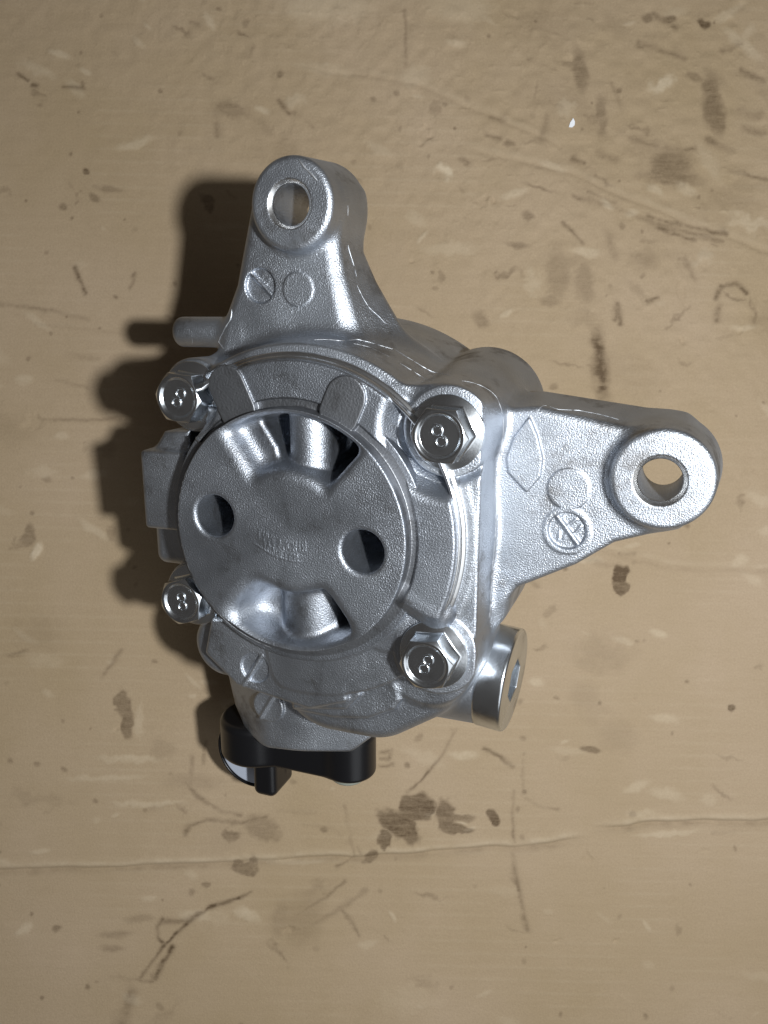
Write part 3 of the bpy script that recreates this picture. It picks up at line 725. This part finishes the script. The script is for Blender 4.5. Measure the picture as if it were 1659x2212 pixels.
WX = (N2 - 0.5) * 3.0 + (N3 - 0.5) * 1.6; WY = (vnoise(3.2) - 0.5) * 3.0 + (vnoise(1.2) - 0.5) * 1.6
stain_shade = np.zeros_like(XX); pale = np.zeros_like(XX); ZZ = np.zeros_like(XX)
def window(x0, x1, y0, y1):
    i0, i1 = np.searchsorted(ax_x, (x0, x1)); j0, j1 = np.searchsorted(ax_y, (y0, y1))
    return slice(j0, j1), slice(i0, i1)
def blob(dst, x, y, rx, ry, rot, v, soft, wob=0.35):
    R_ = max(rx, ry) * 1.7 + 2; sl = window(x - R_, x + R_, y - R_, y + R_)
    c, s_ = math.cos(math.radians(rot)), math.sin(math.radians(rot))
    w = min(1.0, min(rx, ry) / 2.5) * wob
    dx = XX[sl] + WX[sl] * w * 2 - x; dy = YY[sl] + WY[sl] * w * 2 - y
    r = np.hypot((dx * c + dy * s_) / rx, (-dx * s_ + dy * c) / ry)
    m_ = np.clip((1.0 + soft * 0.6 - r) / max(soft * 1.2, 0.05), 0, 1); m_ = m_ * m_ * (3 - 2 * m_)
    dst[sl] = np.maximum(dst[sl], v * m_)
def stroke(dst, P, wd, v, soft=0.8, hold=None):
    P = np.array(P); R_ = wd + 2.5
    sl = window(P[:, 0].min() - R_, P[:, 0].max() + R_, P[:, 1].min() - R_, P[:, 1].max() + R_)
    x = XX[sl] + WX[sl] * 0.22; y = YY[sl] + WY[sl] * 0.22
    d = np.full(x.shape, 1e9)
    for a, b_ in zip(P, P[1:]):
        e = b_ - a; t = np.clip(((x - a[0]) * e[0] + (y - a[1]) * e[1]) / (e @ e + 1e-9), 0, 1)
        d = np.minimum(d, np.hypot(x - a[0] - e[0] * t, y - a[1] - e[1] * t))
    m_ = np.exp(-(d / (wd * 0.62) * (1.25 - 0.7 * N2[sl])) ** 2)
    m_ *= np.clip(0.15 + 1.2 * N1[sl] * (0.5 + N3[sl]), 0, 1)
    dst[sl] = np.maximum(dst[sl], v * m_)
for b_ in BLOBS: blob(stain_shade, *b_)
for P, wd, v in STROKES: stroke(stain_shade, P, max(wd, 0.9), min(1.2 * v, 1.0))
for x, y, rx, ry, rot, v in LIGHT: blob(pale, x, y, rx, ry, rot, v, 0.9, 0.6)
# scattered wear: short streaks, thickest towards the upper right, and specks everywhere
for _ in range(230):
    x, y = rng.uniform(-150, 150), rng.uniform(-190, 190)
    dens = 0.16 + 0.84 * (1 / (1 + math.exp(-(x * 0.8 + y - 95) / 22.0)))
    if rng.random() > dens: continue
    a = rng.normal(-14, 14) if rng.random() < 0.75 else rng.uniform(0, 180); l = rng.uniform(1.0, 5)
    blob(stain_shade, x, y, l, rng.uniform(0.35, 1.3), a, rng.uniform(0.12, 0.42), 1.0, 1.4)
for _ in range(230):
    x, y = rng.uniform(-150, 150), rng.uniform(-190, 190); r = rng.uniform(0.35, 1.1)
    blob(stain_shade, x, y, r, r * rng.uniform(0.6, 1.6), rng.uniform(0, 180), rng.uniform(0.12, 0.5), 0.9)
for _ in range(46):      # broad soft smudges, most of them in the worn upper right
    if rng.random() < 0.6: x, y = rng.uniform(20, 150), rng.uniform(40, 180)
    else: x, y = rng.uniform(-150, 150), rng.uniform(-190, 190)
    r = rng.uniform(3, 11)
    blob(stain_shade, x, y, r, r * rng.uniform(0.25, 0.7), rng.normal(-14, 25), rng.uniform(0.06, 0.2), 1.1, 0.9)
for _ in range(160):
    x, y = rng.uniform(-150, 150), rng.uniform(-190, 190); r = rng.uniform(0.6, 3)
    blob(pale, x, y, r * rng.uniform(1, 3), r * 0.7, rng.normal(-10, 25), rng.uniform(0.1, 0.35), 0.9)
# relief: flutes of the board, creases, dents, lifted fibres
ZZ += 0.022 * np.sin(2 * math.pi * YY / 4.3 + 1.2 * N4) * np.clip(N1 * 1.6 - 0.3, 0, 1)
pale += 0.075 * np.clip(np.sin(2 * math.pi * (YY + 0.02 * XX) / 4.3) - 0.55, 0, 1) * 2 * np.clip((vnoise(22) - 0.42) * 3, 0, 1) * (0.4 + N2)
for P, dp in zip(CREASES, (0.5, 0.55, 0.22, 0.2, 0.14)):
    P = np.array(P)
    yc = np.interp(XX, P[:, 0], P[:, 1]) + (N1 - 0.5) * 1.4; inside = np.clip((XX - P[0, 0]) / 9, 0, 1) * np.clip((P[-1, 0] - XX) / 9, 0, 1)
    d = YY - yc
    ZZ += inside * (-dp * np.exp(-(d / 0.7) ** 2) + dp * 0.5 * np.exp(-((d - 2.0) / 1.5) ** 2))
    stain_shade = np.maximum(stain_shade, inside * 0.42 * dp * np.exp(-((d + 0.5) / 1.2) ** 2) * (0.4 + N2))  # shade in the crease painted into the colour, on top of the relief
    pale = np.maximum(pale, inside * 0.5 * dp * np.exp(-((d - 1.6) / 1.0) ** 2) * (0.3 + N2))  # lit lip of the crease painted paler
ZZ += (N1 - 0.5) * 0.10 + (N2 - 0.5) * 0.05 + (N4 - 0.5) * 0.5 + 0.35 * pale - 0.10 * stain_shade
wear = 1 / (1 + np.exp(-(XX * 0.8 + YY - 80) / 26.0))
ZZ += wear * (N2 - 0.5) * 0.45 + wear * np.clip(N3 - 0.72, 0, 1) * 0.7
dent = np.zeros_like(XX)
for _ in range(90):
    x, y = rng.uniform(-150, 150), rng.uniform(-190, 190)
    if rng.random() > 0.3 + 0.7 / (1 + math.exp(-(x * 0.8 + y - 60) / 25.0)): continue
    r = rng.uniform(0.8, 3.5); blob(dent, x, y, r, r * rng.uniform(0.3, 0.9), rng.uniform(0, 180), rng.uniform(0.2, 0.8), 0.8, 0.8)
ZZ -= 0.55 * dent
far = np.clip((np.maximum(np.abs(XX) / 150, np.abs(YY) / 190) - 1) * 6, 0, 1)
ZZ *= 1 - far
idx = np.arange(nx * ny).reshape(ny, nx)
F = np.stack([idx[:-1, :-1], idx[:-1, 1:], idx[1:, 1:], idx[1:, :-1]], -1).reshape(-1, 4)
V = np.stack([XX.ravel(), YY.ravel(), ZZ.ravel()], 1)
me = make_mesh('cardboard', V * MM, F)
for nm_, arr in (('stain_shade', stain_shade), ('pale', pale)):
    at = me.attributes.new(nm_, 'FLOAT', 'POINT'); at.data.foreach_set('value', arr.ravel().astype(np.float32))
m, nt, b = mat('brown_cardboard')
tc = node(nt, 'ShaderNodeTexCoord')
def tex(scale, detail, rough=0.6, stretch=None):
    n = node(nt, 'ShaderNodeTexNoise', Scale=float(scale), Detail=float(detail), Roughness=rough)
    if stretch:
        mp = node(nt, 'ShaderNodeMapping'); mp.inputs['Scale'].default_value = stretch
        nt.links.new(tc.outputs['Object'], mp.inputs[0]); nt.links.new(mp.outputs[0], n.inputs['Vector'])
    else: nt.links.new(tc.outputs['Object'], n.inputs['Vector'])
    return n.outputs[0]
def mathn(op, a, b_):
    n = node(nt, 'ShaderNodeMath'); n.operation = op
    for i, v in enumerate((a, b_)):
        if isinstance(v, (int, float)): n.inputs[i].default_value = v
        else: nt.links.new(v, n.inputs[i])
    return n.outputs[0]
def mix(f, a, b_):
    n = node(nt, 'ShaderNodeMix'); n.data_type = 'RGBA'
    for i, v in ((0, f), (6, a), (7, b_)):
        if isinstance(v, (int, float)): n.inputs[i].default_value = v
        elif isinstance(v, tuple): n.inputs[i].default_value = (*v, 1)
        else: nt.links.new(v, n.inputs[i])
    return n.outputs[2]
TAN = (0.42, 0.325, 0.205)
c = mix(ramp(nt, tex(11, 4), [(0.3, (0, 0, 0)), (0.7, (1, 1, 1))]), (0.355, 0.265, 0.158), (0.425, 0.322, 0.218))
c = mix(ramp(nt, tex(1500, 4, 0.7), [(0.35, (0, 0, 0)), (0.7, (1, 1, 1))]), c, mix(0.22, c, (0.18, 0.125, 0.07)))
c = mix(ramp(nt, tex(260, 4, 0.7, (0.35, 2.2, 1)), [(0.45, (0, 0, 0)), (0.8, (0.4, 0.4, 0.4))]), c, mix(0.3, c, (0.25, 0.18, 0.10)))
sa = node(nt, 'ShaderNodeAttribute'); sa.attribute_name = 'stain_shade'
pa = node(nt, 'ShaderNodeAttribute'); pa.attribute_name = 'pale'
rung = ramp(nt, tex(330, 4, 0.7, (0.28, 1.7, 1)), [(0.3, (0.72, 0.72, 0.72)), (0.68, (1.3, 1.3, 1.3))])
sf = mathn('MULTIPLY', mathn('MULTIPLY', sa.outputs['Fac'], rung), mathn('ADD', 0.55, mathn('MULTIPLY', tex(800, 4, 0.75), 0.9)))
c = mix(mathn('MINIMUM', mathn('MULTIPLY', pa.outputs['Fac'], mathn('ADD', 0.4, mathn('MULTIPLY', tex(900, 3), 1.1))), 0.8), c, (0.60, 0.50, 0.36))
c = mix(mathn('MINIMUM', sf, 0.95), c, (0.095, 0.06, 0.031))
nt.links.new(c, b.inputs['Base Color'])
b.inputs['Roughness'].default_value = 0.75; b.inputs['Specular IOR Level'].default_value = 0.25
bp = node(nt, 'ShaderNodeBump'); bp.inputs['Strength'].default_value = 0.32; bp.inputs['Distance'].default_value = 0.0003
nt.links.new(mathn('ADD', tex(1300, 3), mathn('MULTIPLY', tex(240, 4, 0.6, (0.3, 2, 1)), 0.7)), bp.inputs['Height']); nt.links.new(bp.outputs[0], b.inputs['Normal'])
card = link('cardboard', me, m)
tag(card, 'worn brown cardboard sheet with dark oil stains and scratches under the pump', None, 'structure')

# ---- a flake of white paint lying on the sheet
P = np.array([(-1.0, -1.1), (0.1, -1.3), (0.9, -0.6), (1.0, 0.5), (0.75, 1.2), (0.35, 1.9), (0.1, 1.3), (-0.55, 0.4)])
V = [(x, y, z) for z in (0.0, 0.35) for x, y in P] ; n = len(P)
bmf = bmesh.new(); vs = [bmf.verts.new(Vector((x, y, z + 0.12 * x)) * MM) for x, y, z in V]
bmf.faces.new(vs[n:]); bmf.faces.new(vs[:n][::-1])
for i in range(n): bmf.faces.new((vs[i], vs[(i + 1) % n], vs[n + (i + 1) % n], vs[n + i]))
me = bpy.data.meshes.new('paint_flake'); bmf.to_mesh(me); bmf.free()
fl = link('paint_flake', me, M_WHITE)
CHIP = (63.7, 131.7)
ci = np.argmin(np.abs(ax_x - CHIP[0])); cj = np.argmin(np.abs(ax_y - CHIP[1]))
fl.location = (CHIP[0] * MM, CHIP[1] * MM, (ZZ[cj, ci] + 0.15) * MM)
tag(fl, 'small white paint flake lying on the cardboard above the right mounting lug', 'paint flake')
